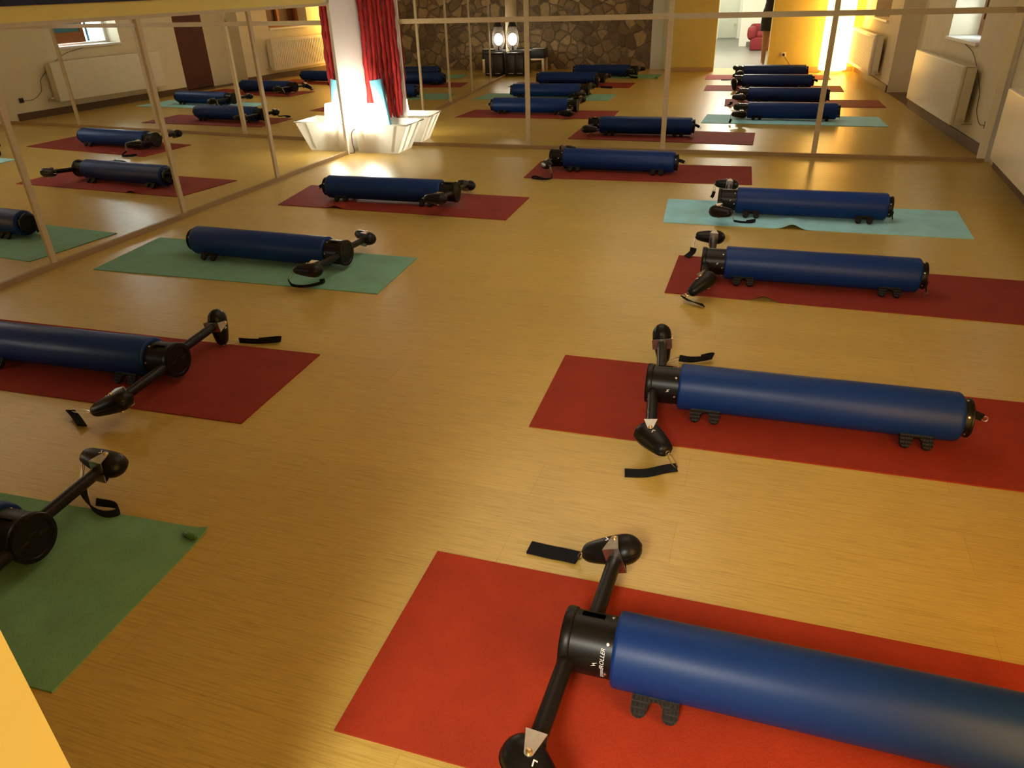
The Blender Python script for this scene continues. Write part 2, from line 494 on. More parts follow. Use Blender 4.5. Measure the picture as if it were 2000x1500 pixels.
# wooden casement standing in the near half of the recess
s = part('casement', M['oak'], (-.93, -.99, -.13, -.17, z1 + .06, 1.55), (-1.38, -1.44, -.13, -.17, z1 + .06, 1.55), (-.93, -1.44, -.13, -.17, z1 + .06, z1 + .20), (-.93, -1.44, -.13, -.17, 1.46, 1.55))
bm = bmesh.new(); slab(bm, rw, -.99, -1.38, -.145, -.150, z1 + .18, 1.48)
for v in bm.verts: v.co = v.co - w1.location
obj('casement_pane', bm, M['bluemat'], s, 0)  # cyan reflection of the glass put into an opaque blue colour
w2, part = window(2, WIN2, False)
a, b, z1, z2 = WIN2
part('window_frame', M['oak'], (b, b - .06, -.22, -.30, z1, z2), (a + .06, a, -.22, -.30, z1, z2), (b, a, -.22, -.30, z2 - .06, z2), (b, a, -.22, -.30, z1 + .025, z1 + .09), (-5.42, -5.48, -.22, -.30, z1, z2))
part('shutter_board', M['door'], (b - .06, a + .06, -.27, -.29, z1 + .05, z2 - .05))
# door in its niche
d = bpy.data.objects.new('door_1', None); COL.objects.link(d); d['kind'] = 'structure'; d.location = rw(-3.3, -.3, 0)
def dpart(nm, m, *slabs, parent=None):
    bm = bmesh.new()
    for s in slabs: slab(bm, rw, *s)
    for v in bm.verts: v.co = v.co - d.location
    return obj(nm, bm, m, parent or d, 0)
leaf = dpart('door_leaf', M['door'], (-2.92, -3.72, -.26, -.30, .02, 2.04))
dpart('door_panel', M['door'], (-3.0, -3.62, -.245, -.26, .15, .85), parent=leaf); dpart('door_panel', M['door'], (-3.0, -3.62, -.245, -.26, 1.0, 1.9), parent=leaf)
dpart('door_handle', M['brass'], (-3.64, -3.66, -.22, -.26, 1.0, 1.02), (-3.54, -3.66, -.205, -.22, 1.0, 1.02), parent=leaf)
dpart('niche_wall', M['cream'], (-3.72, -4.2, -.26, -.44, 0, 2.05))
dpart('niche_back', M['cream'], (-2.9, -3.72, -.40, -.44, 0, 2.05))
dpart('niche_floor', M['skirt'], (-2.9, -4.2, 0, -.3, 0, .004))

# ---- radiators
def radiator(y1, y2, zb, zt, label, finned):
    root = thing('radiator', label, 'radiator', rw((y1 + y2) / 2, 0, 0), math.atan(-RS) * 0, 'radiators on the right wall')
    L = root.location
    def p(nm, m, fn, parent=root, sm=40):
        bm = bmesh.new(); fn(bm)
        for v in bm.verts: v.co = v.co - L
        return obj(nm, bm, m, parent, sm)
    def front(bm):
        n = V((-1, RS, 0)).normalized(); t = V((RS, 1, 0)).normalized()
        X = Matrix(((n.x, t.x, 0, 0), (n.y, t.y, 0, 0), (0, 0, 1, 0), (0, 0, 0, 1)))
        W = abs(y2 - y1)
        T = Matrix.Translation(rw((y1 + y2) / 2)) @ X
        box(bm, (.135, -W / 2, zb), (.17, W / 2, zt), .012, 3, T)
        if finned:
            nf = 38
            for i in range(nf):
                yy = -W / 2 + .06 + (W - .12) * i / (nf - 1)
                box(bm, (.168, yy - .012, zb + .05), (.176, yy + .012, zt - .05), .003, 1, T)
        box(bm, (.05, -W / 2, zb + .01), (.135, -W / 2 + .02, zt - .01), .004, 1, T)
        box(bm, (.05, W / 2 - .02, zb + .01), (.135, W / 2, zt - .01), .004, 1, T)
    fr = p('radiator_panel', M['rad'], front)
    p('rear_panel', M['rad'], lambda bm: slab(bm, rw, y1 - .02, y2 + .02, .05, .065, zb + .01, zt - .01))
    def top(bm):
        slab(bm, rw, y1 - .005, y2 + .005, .06, .16, zt - .006, zt - .001)
        n = 60
        for i in range(n):
            yy = y1 - .03 + (y2 - y1 + .06) * i / (n - 1)
            slab(bm, rw, yy, yy - .008, .07, .13, zt - .002, zt + .002)
    p('top_grille', M['rad'], top)
    def val(bm):
        q = rw(y1 + .03, .09, zb + .05); cyl(bm, q, q + V((0, .05, 0)), .018, 12)
        cyl(bm, q + V((0, .03, -.02)), q + V((.085, .03, -.02)), .009, 10)
    p('valve', M['steel'], val)
    for yy in (y1 - .25, y2 + .29): p('bracket', M['steel'], lambda bm: slab(bm, rw, yy, yy - .04, .001, .06, zb + .06, zt - .08))
    return root
radiator(-.58, -2.37, .175, .68, 'smooth cream panel radiator under the bright window in the right far corner', False)
radiator(-4.74, -6.62, .15, .676, 'ribbed cream radiator beside the bright yellow floor lamp', True)

# ------------------------------------------------------------------ yoga mats
def bil(c, s, t):
    nl, nr, fr_, fl = [V((p[0], p[1], 0)) for p in c]
    return (nl * (1 - s) + nr * s) * (1 - t) + (fl * (1 - s) + fr_ * s) * t
def mat(corners, m, label, bumps=(), curl=None, th=.005):
    nx, ny = 96, 24
    cx = sum(p[0] for p in corners) / 4; cy = sum(p[1] for p in corners) / 4
    bm = bmesh.new()
    def hgt(s, t):
        z = 0
        for s0, w, hh, depth in bumps:
            z += hh * math.exp(-((s - s0) / w) ** 2) * math.exp(-(t / depth) ** 2)
        if curl:
            cs, ct, rad, hh = curl
            dd = math.hypot((s - cs) * 1.85, (t - ct) * .61)
            if dd < rad: z += hh * (1 - dd / rad) ** 2
        return z
    top = []; bot = []
    for j in range(ny + 1):
        for i in range(nx + 1):
            s, t = i / nx, j / ny
            p = bil(corners, s, t) - V((cx, cy, 0)); z = hgt(s, t)
            top.append(bm.verts.new((p.x, p.y, z + th))); bot.append(bm.verts.new((p.x, p.y, z + .0003)))
    g = lambda L, i, j: L[j * (nx + 1) + i]
    for j in range(ny):
        for i in range(nx):
            bm.faces.new((g(top, i, j), g(top, i + 1, j), g(top, i + 1, j + 1), g(top, i, j + 1)))
            bm.faces.new((g(bot, i, j), g(bot, i, j + 1), g(bot, i + 1, j + 1), g(bot, i + 1, j)))
    for i in range(nx):
        bm.faces.new((g(top, i, 0), g(bot, i, 0), g(bot, i + 1, 0), g(top, i + 1, 0)))
        bm.faces.new((g(top, i, ny), g(top, i + 1, ny), g(bot, i + 1, ny), g(bot, i, ny)))
    for j in range(ny):
        bm.faces.new((g(top, 0, j), g(top, 0, j + 1), g(bot, 0, j + 1), g(bot, 0, j)))
        bm.faces.new((g(top, nx, j), g(bot, nx, j), g(bot, nx, j + 1), g(top, nx, j + 1)))
    o = obj('exercise_mat', bm, m, smooth=40)
    o.location = (cx, cy, 0)
    return tag(o, label, 'exercise mat', 'mats under the rollers')
# corner order: near-left, near-right, far-right, far-left
mat([(3.20, -6.262), (5.085, -6.228), (5.075, -5.618), (3.188, -5.652)], M['orange'], 'bright red mat under the nearest roller on the right')
mat([(3.243, -4.920), (5.128, -4.860), (5.108, -4.250), (3.223, -4.310)], M['red'], 'red mat second from the front in the right row')
mat([(3.540, -3.459), (5.425, -3.455), (5.424, -2.845), (3.539, -2.849)], M['red2'], 'red mat third in the right row with a ripple in its near edge', bumps=[(.265, .028, .030, .35)])
mat([(3.350, -2.185), (5.228, -2.132), (5.242, -1.501), (3.302, -1.582)], M['teal'], 'light teal mat of the right row', bumps=[(.44, .028, .032, .35)])
mat([(2.028, -1.136), (3.882, -1.017), (3.851, -.376), (1.995, -.50)], M['red2'], 'red mat closest to the far mirror')
mat([(.418, -2.362), (2.286, -2.372), (2.268, -1.754), (.334, -1.75)], M['red2'], 'red mat in front of the white storage box', bumps=[(.27, .026, .022, .3)])
mat([(.156, -3.919), (2.054, -3.854), (2.017, -3.26), (.099, -3.285)], M['seagreen'], 'sea green mat beside the left wall mirror')
mat([(.285, -5.275), (2.17, -5.200), (2.146, -4.590), (.260, -4.666)], M['red2'], 'dark red mat second from the front in the left row')
mat([(.613, -6.468), (2.496, -6.373), (2.465, -5.764), (.582, -5.858)], M['green'], 'nearest green mat at the lower left with a lifted corner', curl=(1, 1, .06, .012))

GM = [o for o in bpy.data.objects if o.get('label', '').startswith('nearest green mat')][0]
bm = bmesh.new()
tube(bm, [V(q) - GM.location for q in ((2.405, -5.806, .013), (2.425, -5.812, .015), (2.455, -5.818, .016), (2.468, -5.819, .015))], .009, 10, [.004, .009, .010, .005])
obj('rolled_corner', bm, M['gloss'], GM)['label'] = 'glossy rolled corner'

# ------------------------------------------------------------------ rollers
ZC = .1015; RF = .0865; FL = .95
def rounded_profile(t0, t1, r, e0, e1, n=6):
    pr = [(t0, r - e0)]
    for i in range(1, n + 1):
        a = PI / 2 * i / n; pr.append((t0 + e0 * (1 - math.cos(a)), r - e0 + e0 * math.sin(a)))
    for i in range(0, n + 1):
        a = PI / 2 * i / n; pr.append((t1 - e1 * (1 - math.sin(PI / 2 - a)) if False else t1 - e1 + e1 * math.sin(a), r - e1 + e1 * math.cos(a)))
    return pr
MESH = {}
def shared(name, build, m, parent, label=None):
    if name not in MESH:
        bm = bmesh.new(); build(bm); o = obj(name, bm, m, parent); MESH[name] = o.data
    else:
        o = link(bpy.data.objects.new(name.split('#')[0], MESH[name]), parent)
    o.name = name.split('#')[0]
    if label: o['label'] = label
    return o
AX = V((0, 0, ZC))
def b_foam(bm): lathe(bm, AX, (1, 0, 0), rounded_profile(-FL, 0, RF, .018, .010), 64)
def b_hub(bm):
    n = 72
    # cylinder wall with a slot left open on the upper far side
    xs = [-.012, .0, .030, .038, .052, .066, .080, .084, .100]
    rings = []
    for x in xs:
        rings.append([bm.verts.new(AX + V((x, math.cos(2 * PI * k / n) * .071, math.sin(2 * PI * k / n) * .071))) for k in range(n)])
    for i in range(len(xs) - 1):
        for k in range(n):
            a = 360 * (k + .5) / n
            if 2 <= i <= 6 and (98 < a < 122 or 278 < a < 302): continue
            bm.faces.new((rings[i][k], rings[i][(k + 1) % n], rings[i + 1][(k + 1) % n], rings[i + 1][k]))
    lathe(bm, AX, (1, 0, 0), [(.0, .062), (.118, .062)], 40)           # inner core seen through the slot
    lathe(bm, AX, (1, 0, 0), [(.098, .071), (.100, .0745), (.104, .0755), (.118, .0755), (.122, .073), (.122, .060), (.117, .057), (.117, .02), (.119, .018)], 64)
def b_slit(bm):
    box(bm, (.117, -.05, ZC - .006), (.1185, .05, ZC + .006), .001)
def b_cap(bm):
    lathe(bm, AX + V((-FL, 0, 0)), (-1, 0, 0), [(-.01, .066), (.018, .066), (.019, .0685), (.026, .0685), (.028, .066), (.028, .05), (.024, .047), (.024, .01)], 56)
def b_tab_down(bm):
    ribbon(bm, [(-FL - .031, .030, ZC - .020), (-FL - .034, .034, ZC - .045), (-FL - .042, .036, ZC - .070)], .020, .005, 0, 4)
def b_ring_down(bm):
    torus(bm, (-FL - .044, .036, ZC - .079), (1, .3, 0), .008, .002, 16, 6)
def b_tab(bm):
    ribbon(bm, [(-FL - .024, -.01, ZC + .012), (-FL - .045, -.014, ZC + .010), (-FL - .075, -.02, ZC - .004)], .026, .006, 1.0, 4)
def b_tabring(bm):
    torus(bm, (-FL - .084, -.0215, ZC - .009), (0, 1, .2), .009, .0022, 16, 6)
def screws(bm, x, r, angs):
    for a in angs:
        d = V((0, math.cos(math.radians(a)), math.sin(math.radians(a))))
        lathe(bm, AX + V((x, 0, 0)) + d * (r - .001), d, [(0, .0042), (.0022, .0042), (.0026, .0035), (.0026, .0018), (.0012, .0016)], 14)
HUBA = (52, 112, 172, 232, 292, 352); CAPA = (30, 90, 150, 210, 270, 330)
def foot(bm, xc, sgn):
    # U-shaped pad with dimpled tread, leaning against the underside of the tube
    s = sgn
    o = V((xc, s * .060, .059)); dn = V((0, s * .046, -.047)).normalized(); ux = V((1, 0, 0)); nn = ux.cross(dn).normalized()
    if nn.z < 0: nn = -nn
    o = o + dn * .0
    L, W, w, rad = .062, .105, .036, .018
    P = []
    def arc(cx, cy, r, a0, a1, k=6):
        return [(cx + r * math.cos(math.radians(a0 + (a1 - a0) * i / k)), cy + r * math.sin(math.radians(a0 + (a1 - a0) * i / k))) for i in range(k + 1)]
    # coordinates: x along roller, y down the pad
    P += arc(-W / 2 + rad, rad, rad, 270, 180)
    P += arc(-W / 2 + w / 2, L - w / 2, w / 2, 180, 20)
    P += arc(-.016 + .012 * 0, .026, .001, 180, 200, 1)
    P += arc(0, .034, .0165, 200, 340, 6)[::1] if False else [(-.015, .034), (-.012, .026), (-.006, .022), (.006, .022), (.012, .026), (.015, .034)]
    P += arc(W / 2 - w / 2, L - w / 2, w / 2, 160, 0)
    P += arc(W / 2 - rad, rad, rad, 0, -90)
    prism(bm, P, o - nn * .004, ux, dn, nn, .016)
    # neck that ties the pad to the underside of the tube
    q = [o + ux * sx * .03 + dn * .004 + nn * sn for sx in (-1, 1) for sn in (-.010, .002)]
    e = [V((xc + sx * .03, s * sy, .030)) for sx in (-1, 1) for sy in (.02, .045)]
    hexa(bm, [q[0], q[2], q[3], q[1], e[0], e[2], e[3], e[1]])
def b_logo(bm):
    # zig-zag mark wrapped onto the hub surface
    def on(x, a): 
        a = math.radians(a); return AX + V((x, math.cos(a) * .0716, math.sin(a) * .0716))
    Zz = [(.0460, 6), (.0330, 9.0), (.0385, 11.0), (.0300, 15.5), (.0430, 12.5), (.0375, 10.5)]
    bm.faces.new([bm.verts.new(on(x, a)) for x, a in Zz])

def housing(bm, c, h, p):
    prof = []
    R = .047
    for i in range(0, 9):
        a = PI / 2 * i / 8; prof.append((-R * math.cos(a), R * math.sin(a)))
    prof += [(.016, .0465), (.040, .0440), (.066, .0395), (.088, .0350), (.104, .0310), (.115, .025), (.121, .016), (.122, .004)]
    lathe(bm, c, h, prof, 36, flat=(p, .84))
    # seam ridge
    q = h.cross(p).normalized()
    pts = []
    for t, r in prof[1:-1]: pts.append(c + h * t + q * (r + .0005))
    tube(bm, pts, .0014, 5)
    pts = [c + h * t - q * (r + .0005) for t, r in prof[1:-1]]
    tube(bm, pts, .0014, 5)

def bracket(bm, e, a, p):
    w = a.cross(p).normalized()
    hw = .0395
    prism(bm, [(-hw, -.023), (hw, -.023), (hw, .023), (-hw, .023)], e + a * .001, p, w, a, .0028)
    for s in (-1, 1):
        P = [(0, -.023), (0, .023)]
        for i in range(9):
            an = PI / 2 - PI * i / 8; P.append((.049 + .0105 * math.cos(an), .0105 * math.sin(an)))
        prism(bm, P, e + p * s * hw, a, w, p, .0022)
def bscrew(bm, c, p, s):
        d = p * s
        lathe(bm, c + d * .0405, d, [(0, .0068), (.003, .0068), (.0042, .005), (.0042, .001)], 14)
def ringclip(bm, a, b):
    a, b = V(a), V(b)
    m = (a + b) / 2; d = (b - a)
    L = d.length
    _, u, w = frame(d)
    torus(bm, a + d.normalized() * .006, u, .0075, .0019, 16, 6)
    pts = [a + d.normalized() * (.010 + .0) + w * .004 * math.sin(0)]
    k = 14
    ln_ = max(.03, L - .012)
    loop = [a + d.normalized() * (.014 + ln_ * .5 + ln_ * .5 * math.cos(2 * PI * i / k)) + w * .008 * math.sin(2 * PI * i / k) for i in range(k)]
    tube(bm, loop, .0019, 6, closed=True)

def roller(key, org, ang, label, reach, tilt, yaw, near, far, straps, xarm=(.099, .068), marks=False):
    A = math.radians(ang)
    root = thing('pilates_roller', label, 'exercise roller', (org[0], org[1], 0), A, 'blue rollers lying on the mats')
    Rinv = Matrix.Rotation(-A, 3, 'Z')
    shared('foam_sleeve', b_foam, M['foam'], root, 'blue foam sleeve')
    hub = shared('hub', b_hub, M['black'], root, 'black hub with arm slots')
    for a_ in HUBA: shared('hub_screw#%d' % a_, lambda bm, a_=a_: screws(bm, .012, .071, (a_,)), M['steel'], hub)
    shared('end_groove', b_slit, M['rubber'], hub)
    cap = shared('end_cap', b_cap, M['black'], root)
    for a_ in CAPA: shared('cap_screw#%d' % a_, lambda bm, a_=a_: screws(bm, -FL - .010, .066, (a_,)), M['steel'], cap)
    if key in ('R2', 'L4', 'R5'): shared('carry_tab#o', b_tab, M['web'], cap); shared('tab_ring#o', b_tabring, M['steel'], cap)
    else: shared('carry_tab#d', b_tab_down, M['web'], cap); shared('tab_ring#d', b_ring_down, M['steel'], cap)
    for j, xc in enumerate((-.105, -.815)):
        for sg in (-1, 1):
            shared('stabiliser_foot#%d%d' % (j, sg), lambda bm, xc=xc, sg=sg: foot(bm, xc, sg), M['rubber'], root, 'black U-shaped foot pad' if sg == -1 and j == 0 else None)
    shared('hub_logo', b_logo, M['whitemark'], hub)
    if marks:
        cu = bpy.data.curves.new('hub_lettering', 'FONT'); cu.body = 'speedROLLER'; cu.size = .0135; cu.extrude = .0; cu.shear = .3
        cu.align_x = 'LEFT'; cu.align_y = 'BOTTOM'; cu.resolution_u = 3
        to = bpy.data.objects.new('tmp', cu); COL.objects.link(to)
        dg = bpy.context.evaluated_depsgraph_get(); dg.update()
        me = bpy.data.meshes.new_from_object(to.evaluated_get(dg))
        COL.objects.unlink(to); bpy.data.objects.remove(to); bpy.data.curves.remove(cu)
        bm = bmesh.new(); bm.from_mesh(me); bpy.data.meshes.remove(me)
        for v in bm.verts:
            tx, ty = v.co.x, v.co.y
            # lettering runs around the hub (local +Y side), reading upward
            a = math.radians(-20) + tx / .0717
            v.co = AX + V((.0135 + ty, math.cos(a) * .0717, math.sin(a) * .0717))
        obj('hub_lettering', bm, M['whitemark'], hub, 0)
    nearsgn = 1 if abs(ang) > 90 else -1
    out = {}
    for side, rch, hp in (('n', reach[0], near), ('f', reach[1], far)):
        if rch is None: continue
        sg = nearsgn if side == 'n' else -nearsgn
        xa = xarm[0] if side == 'n' else xarm[1]
        # arm direction: along local Y, raised by tilt (far side up), yawed
        up = (1 if side == 'f' else -1) * math.sin(tilt)
        a = V((math.sin(yaw) * (1 if side == 'f' else -1), sg * math.cos(yaw), 0)) * math.cos(tilt) + V((0, 0, up))
        a.normalize()
        c0 = AX + V((xa, 0, 0)); e = c0 + a * rch
        h = (Rinv @ V(hp[0])).normalized(); p = Rinv @ V(hp[1])
        p = (p - a * p.dot(a)).normalized(); h = (h - p * h.dot(p)).normalized()
        c = e + a * .049
        low = min(c.z - .040, (c + h * .09).z - .022)
        bm = bmesh.new(); lathe(bm, c0 + a * .03, a, [(0, .0195), (rch - .03, .0195)], 24)
        lathe(bm, c0 + a * .069, a, [(0, .0215), (.004, .0215)], 24)
        arm = obj('arm', bm, M['tubem'], root); arm['label'] = 'black telescopic arm tube'
        bm = bmesh.new(); bracket(bm, e, a, p); obj('pulley_bracket', bm, M['steel'], arm, 30)['label'] = 'steel U-bracket'
        bm = bmesh.new(); housing(bm, c - h * .019, h, p); obj('pulley_housing', bm, M['black'], arm)['label'] = 'egg-shaped black pulley housing'
        for s in (-1, 1): bm = bmesh.new(); bscrew(bm, c, p, s); obj('bracket_screw', bm, M['brass'], arm)
        q = h.cross(p).normalized()
        for s in (-1, 1):
            bm = bmesh.new()
            o = c + p * s * .0378 + h * .030
            n_ = p * s
            prism(bm, [(-.014, -.0), (-.004, .011), (-.002, .009), (-.010, .0), (-.004, -.003), (-.006, -.005)], o, h, q, n_, .0012)
            obj('housing_mark', bm, M['whitemark'], arm, 0)
        tip = c + h * .103
        st = straps.get(side)
        if st:
            pts, wd, ed = st
            first = V(pts[0])
            bm = bmesh.new(); ringclip(bm, tip, first); obj('strap_clip', bm, M['steel'], arm)
            bm = bmesh.new(); ribbon(bm, pts, wd, .006 if ed == 0 else .004, ed, 8); obj('hand_strap', bm, M['web'], arm, 40)['label'] = 'black webbing hand strap'
        else:
            bm = bmesh.new(); torus(bm, tip + h * .006, p, .0075, .0019, 16, 6); obj('strap_clip', bm, M['steel'], arm)
    return root

X, Y, Z = V((1, 0, 0)), V((0, 1, 0)), V((0, 0, 1))
roller('R1', (3.770, -5.939), -179.0, 'nearest blue roller of the right row, cut by the picture edge', (.292, .296), -.03, -.038,
       ((.75, -.65, -.15), (.05, .1, 1)), ((-1, .0, -.25), (-.35, .1, 1)),
       dict(f=([(.172, -.372, .010), (.215, -.379, .006), (.256, -.380, .005), (.322, -.384, .005)], .050, 0), n=([(-.02, .40, .03), (-.05, .43, .006), (-.11, .46, .006)], .034, 0)), marks=True)
roller('R2', (3.755, -4.642), -178.1, 'blue roller second from the front in the right row, gold highlight along its side', (.316, .333), .027, .101,
       ((.62, -.72, -.28), (-.1, .1, 1)), ((.28, -.25, -.92), (1, -.1, .12)),
       dict(f=([(.030, -.40, .020), (-.012, -.405, .016), (-.053, -.412, .019), (-.100, -.437, .021), (-.104, -.452, .021), (-.06, -.425, .019)], .030, [1, .9, .8, .75, .8, 1]),
            n=([(-.035, .405, .010), (.001, .420, .008), (.063, .460, .008), (.130, .475, .008)], .032, .25)))
roller('R3', (3.819, -3.191), -178.5, 'blue roller third in the right row on the rippled red mat', (.245, .344), .033, .04,
       ((-.72, -.62, -.35), (-.55, .15, .8)), ((-1, -.05, -.05), (.05, -.35, 1)),
       dict(f=([(.190, -.352, .055), (.196, -.342, .030), (.225, -.310, .010)], .038, .1), n=([(.188, .350, .026), (.150, .378, .016), (.075, .425, .016)], .034, [.3, .2, .5])))
roller('R4', (3.801, -1.885), -178.5, 'blue roller on the light teal mat in the right row', (.238, .339), .025, -.015,
       ((.85, -.45, -.25), (-.1, .3, 1)), ((-1, .05, -.1), (.05, -.35, 1)),
       dict(n=([(.0, .235, .022), (-.056, .238, .018), (-.121, .225, .018), (-.136, .175, .018), (-.08, .215, .018)], .014, 1.0), f=([(.165, -.375, .06), (.172, -.37, .03), (.18, -.36, .018)], .024, .4)))
roller('R5', (2.292, -.787), -179.2, 'blue roller closest to the far mirror on a red mat', (.20, .284), .023, .028,
       ((.55, -.75, -.35), (-.3, .2, 1)), ((.9, .1, -.2), (0, -.2, 1)),
       dict(n=([(.03, .33, .045), (.017, .385, .018), (.083, .435, .018), (.180, .405, .018), (.170, .350, .018), (.071, .420, .018)], .014, 1.0)))
roller('L4', (1.690, -2.085), 1.8, 'blue roller in front of the white storage box', (.275, .310), -.099, .015,
       ((-1, -.1, .12), (0, .15, 1)), ((-.85, .2, -.1), (.1, -.3, 1)), {})
roller('L3', (1.584, -3.536), -.5, 'blue roller on the sea green mat by the left mirror', (.293, .280), -.041, .003,
       ((-1, -.12, -.12), (0, .2, 1)), ((-.8, .35, -.35), (.15, -.35, 1)),
       dict(n=([(-.085, -.315, .03), (-.032, -.352, .018), (.049, -.345, .018), (.105, -.275, .018), (.098, -.235, .018), (.075, -.25, .018)], .016, 1.0)))
roller('L2', (1.590, -4.972), 2.9, 'blue roller second in the left row on the dark red mat', (.302, .306), .031, -.005,
       ((-.90, -.38, -.25), (-.35, .1, 1)), ((.05, -.12, -1), (1, -.15, .1)),
       dict(n=([(-.150, -.345, .02), (-.10, -.372, .014), (-.02, -.425, .014)], .034, .3), f=([(.135, .385, .016), (.218, .395, .015), (.312, .420, .017), (.318, .440, .017), (.23, .405, .016)], .026, [1, 1, .8, .8, 1])))
roller('L1', (1.983, -6.036), 2.9, 'nearest blue roller of the left row on the green mat', (.28, .305), .031, -.011,
       ((.9, -.3, -.25), (0, .2, 1)), ((-1, .08, .02), (.15, -.45, 1)),
       dict(f=([(.012, .285, .085), (.025, .265, .052), (.066, .240, .020), (.130, .222, .018), (.168, .240, .018), (.135, .268, .018), (.075, .256, .03)], .026, [.3, .5, .9, 1, 1, 1, .8])))

# ------------------------------------------------------------------ corner with storage box, lamp, rolled mat and red cords
bx = thing('storage_box', 'translucent white storage box in the corner between the mirrors', 'storage box', (.29, -.25, 0))
def b_box(bm):
    lo = (-.235, -.165, .20, .15); hi = (-.235, -.185, .335, .185); h = .275
    P = [(lo[0], lo[1], .001), (lo[2], lo[1], .001), (lo[2], lo[3], .001), (lo[0], lo[3], .001), (hi[0], hi[1], h), (hi[2], hi[1], h), (hi[2], hi[3], h), (hi[0], hi[3], h)]
    v = [bm.verts.new(p) for p in P]
    for q in ((0, 1, 5, 4), (1, 2, 6, 5), (2, 3, 7, 6), (3, 0, 4, 7), (3, 2, 1, 0)): bm.faces.new([v[i] for i in q])
bm = bmesh.new(); b_box(bm); o = obj('box_body', bm, M['bin'], bx, 0)
md = o.modifiers.new('s', 'SOLIDIFY'); md.thickness = .004
bm = bmesh.new()
tube(bm, [(-.240, -.190, .275), (.340, -.190, .275), (.340, .190, .275), (-.240, .190, .275)], .009, 8, closed=True)
obj('rim', bm, M['bin'], bx)
for x in (-.16, .23):
    bm = bmesh.new(); hexa(bm, [(x * .7 - .03, -.172, .02), (x * .7 + .0, -.172, .02), (x * .7 + .0, -.164, .02), (x * .7 - .03, -.164, .02), (x - .03, -.192, .265), (x + .0, -.192, .265), (x + .0, -.182, .265), (x - .03, -.182, .265)])
    obj('rib', bm, M['bin'], bx, 0)
for y in (-.09, .07):
    bm = bmesh.new(); hexa(bm, [(.198, y * .8 - .015, .02), (.209, y * .8 - .015, .02), (.209, y * .8 + .015, .02), (.198, y * .8 + .015, .02), (.328, y - .018, .265), (.340, y - .018, .265), (.340, y + .018, .265), (.328, y + .018, .265)])
    obj('rib', bm, M['bin'], bx, 0)
for i in range(4):
    bm = bmesh.new(); box(bm, (-.10, -.075, 0), (.10, .075, .053), .02, 3)
    o = obj('folded_blanket', bm, M['cloth']); o.location = (.185, -.335, .008 + i * .0545)
    tag(o, ['white folded blanket lowest of the four in the storage box', 'second white folded blanket from the bottom of the storage box', 'third white folded blanket from the bottom of the storage box', 'white folded blanket directly under the small bucket lamp'][i], 'blanket', 'folded blankets in the storage box')
lp = thing('table_lamp', 'small glowing white bucket-shaped lamp on the storage box', 'lamp', (.195, -.355, .226))
bm = bmesh.new(); lathe(bm, (0, 0, .012), (0, 0, 1), [(0, .096), (.01, .099), (.20, .080), (.212, .074), (.212, .02)], 40); obj('lamp_shade', bm, M['lampA'], lp)
bm = bmesh.new(); cyl(bm, (0, 0, 0), (0, 0, .014), .070, 32); obj('lamp_base', bm, M['sill'], lp)
bm = bmesh.new(); tube(bm, [V(q) - lp.location for q in spline([(.07, -.39, .245), (.02, -.44, .20), (.015, -.45, .10), (.03, -.46, .006), (-.005, -.50, .006)], 8)], .004, 6)
obj('lamp_cord', bm, M['cord'], lp)
# rolled light blue mat standing in the box, its outer turn loose
a, b = V((.285, -.145, .02)), V((.205, -.145, .655))
bm = bmesh.new(); d = (b - a).normalized(); L = (b - a).length
u = V((-1, 0, 0)); u = (u - d * u.dot(d)).normalized(); w = d.cross(u)
n = 130; rows = []
for i in range(n + 1):
    tt = i / n; th = tt * 2 * PI * 4.55 - PI * .35; rad = .012 + .0085 * tt * 4.5 + max(0, tt - .86) * .32
    rows.append([bm.verts.new(a + d * t + (u * math.cos(th) + w * math.sin(th)) * rr_) for t in (0, L) for rr_ in (rad - .0018, rad + .0048)])
for A_, B_ in zip(rows, rows[1:]):
    bm.faces.new((A_[0], B_[0], B_[2], A_[2])); bm.faces.new((A_[1], A_[3], B_[3], B_[1])); bm.faces.new((A_[0], A_[1], B_[1], B_[0])); bm.faces.new((A_[2], B_[2], B_[3], A_[3]))
tag(obj('rolled_mat', bm, M['bluemat'], smooth=60), 'light blue rolled mat standing in the storage box', 'exercise mat')
# hanging red cords
hk = thing('hanging_cords', 'bundle of red yarn cords hanging in the white corner above the box', 'cords', (.23, -.03, 2.0))
Lh = hk.location
bm = bmesh.new(); tube(bm, [fw(.0, .030, 1.98) - Lh, fw(.46, .030, 1.98) - Lh], .012, 10)
obj('hook_rail', bm, M['pale'], hk)
NS = 16
for i in range(NS):
    s = (i + .5) / NS
    layer = i % 2
    zb = .24 + .05 * random.random() + max(0, s - .80) * .45 if s > .42 else .30 + .1 * random.random()
    pts = []
    for k in range(30):
        t = k / 29; z = 1.97 + (zb - 1.97) * t
        x = .045 + .375 * s + (-.045 + .03 * s) * t * .9 + noise.noise(V((t * 4, i * 3.1, 0))) * .016
        if s > .42: x += .05 * t * t * (1 - s)
        pts.append(fw(x, .035 + layer * .020 + noise.noise(V((t * 4, i * 3.1, 9))) * .008, z) - Lh)
    rads = [.0165 + .0045 * math.sin(k * 1.9 + i) + .002 * random.random() for k in range(30)]; rads[-1] = .006
    bm = bmesh.new(); tube(bm, pts, .014, 9, rads)
    obj('cord_strand', bm, M['yarn2'] if i % 4 == 1 else M['yarn'], hk, 60)

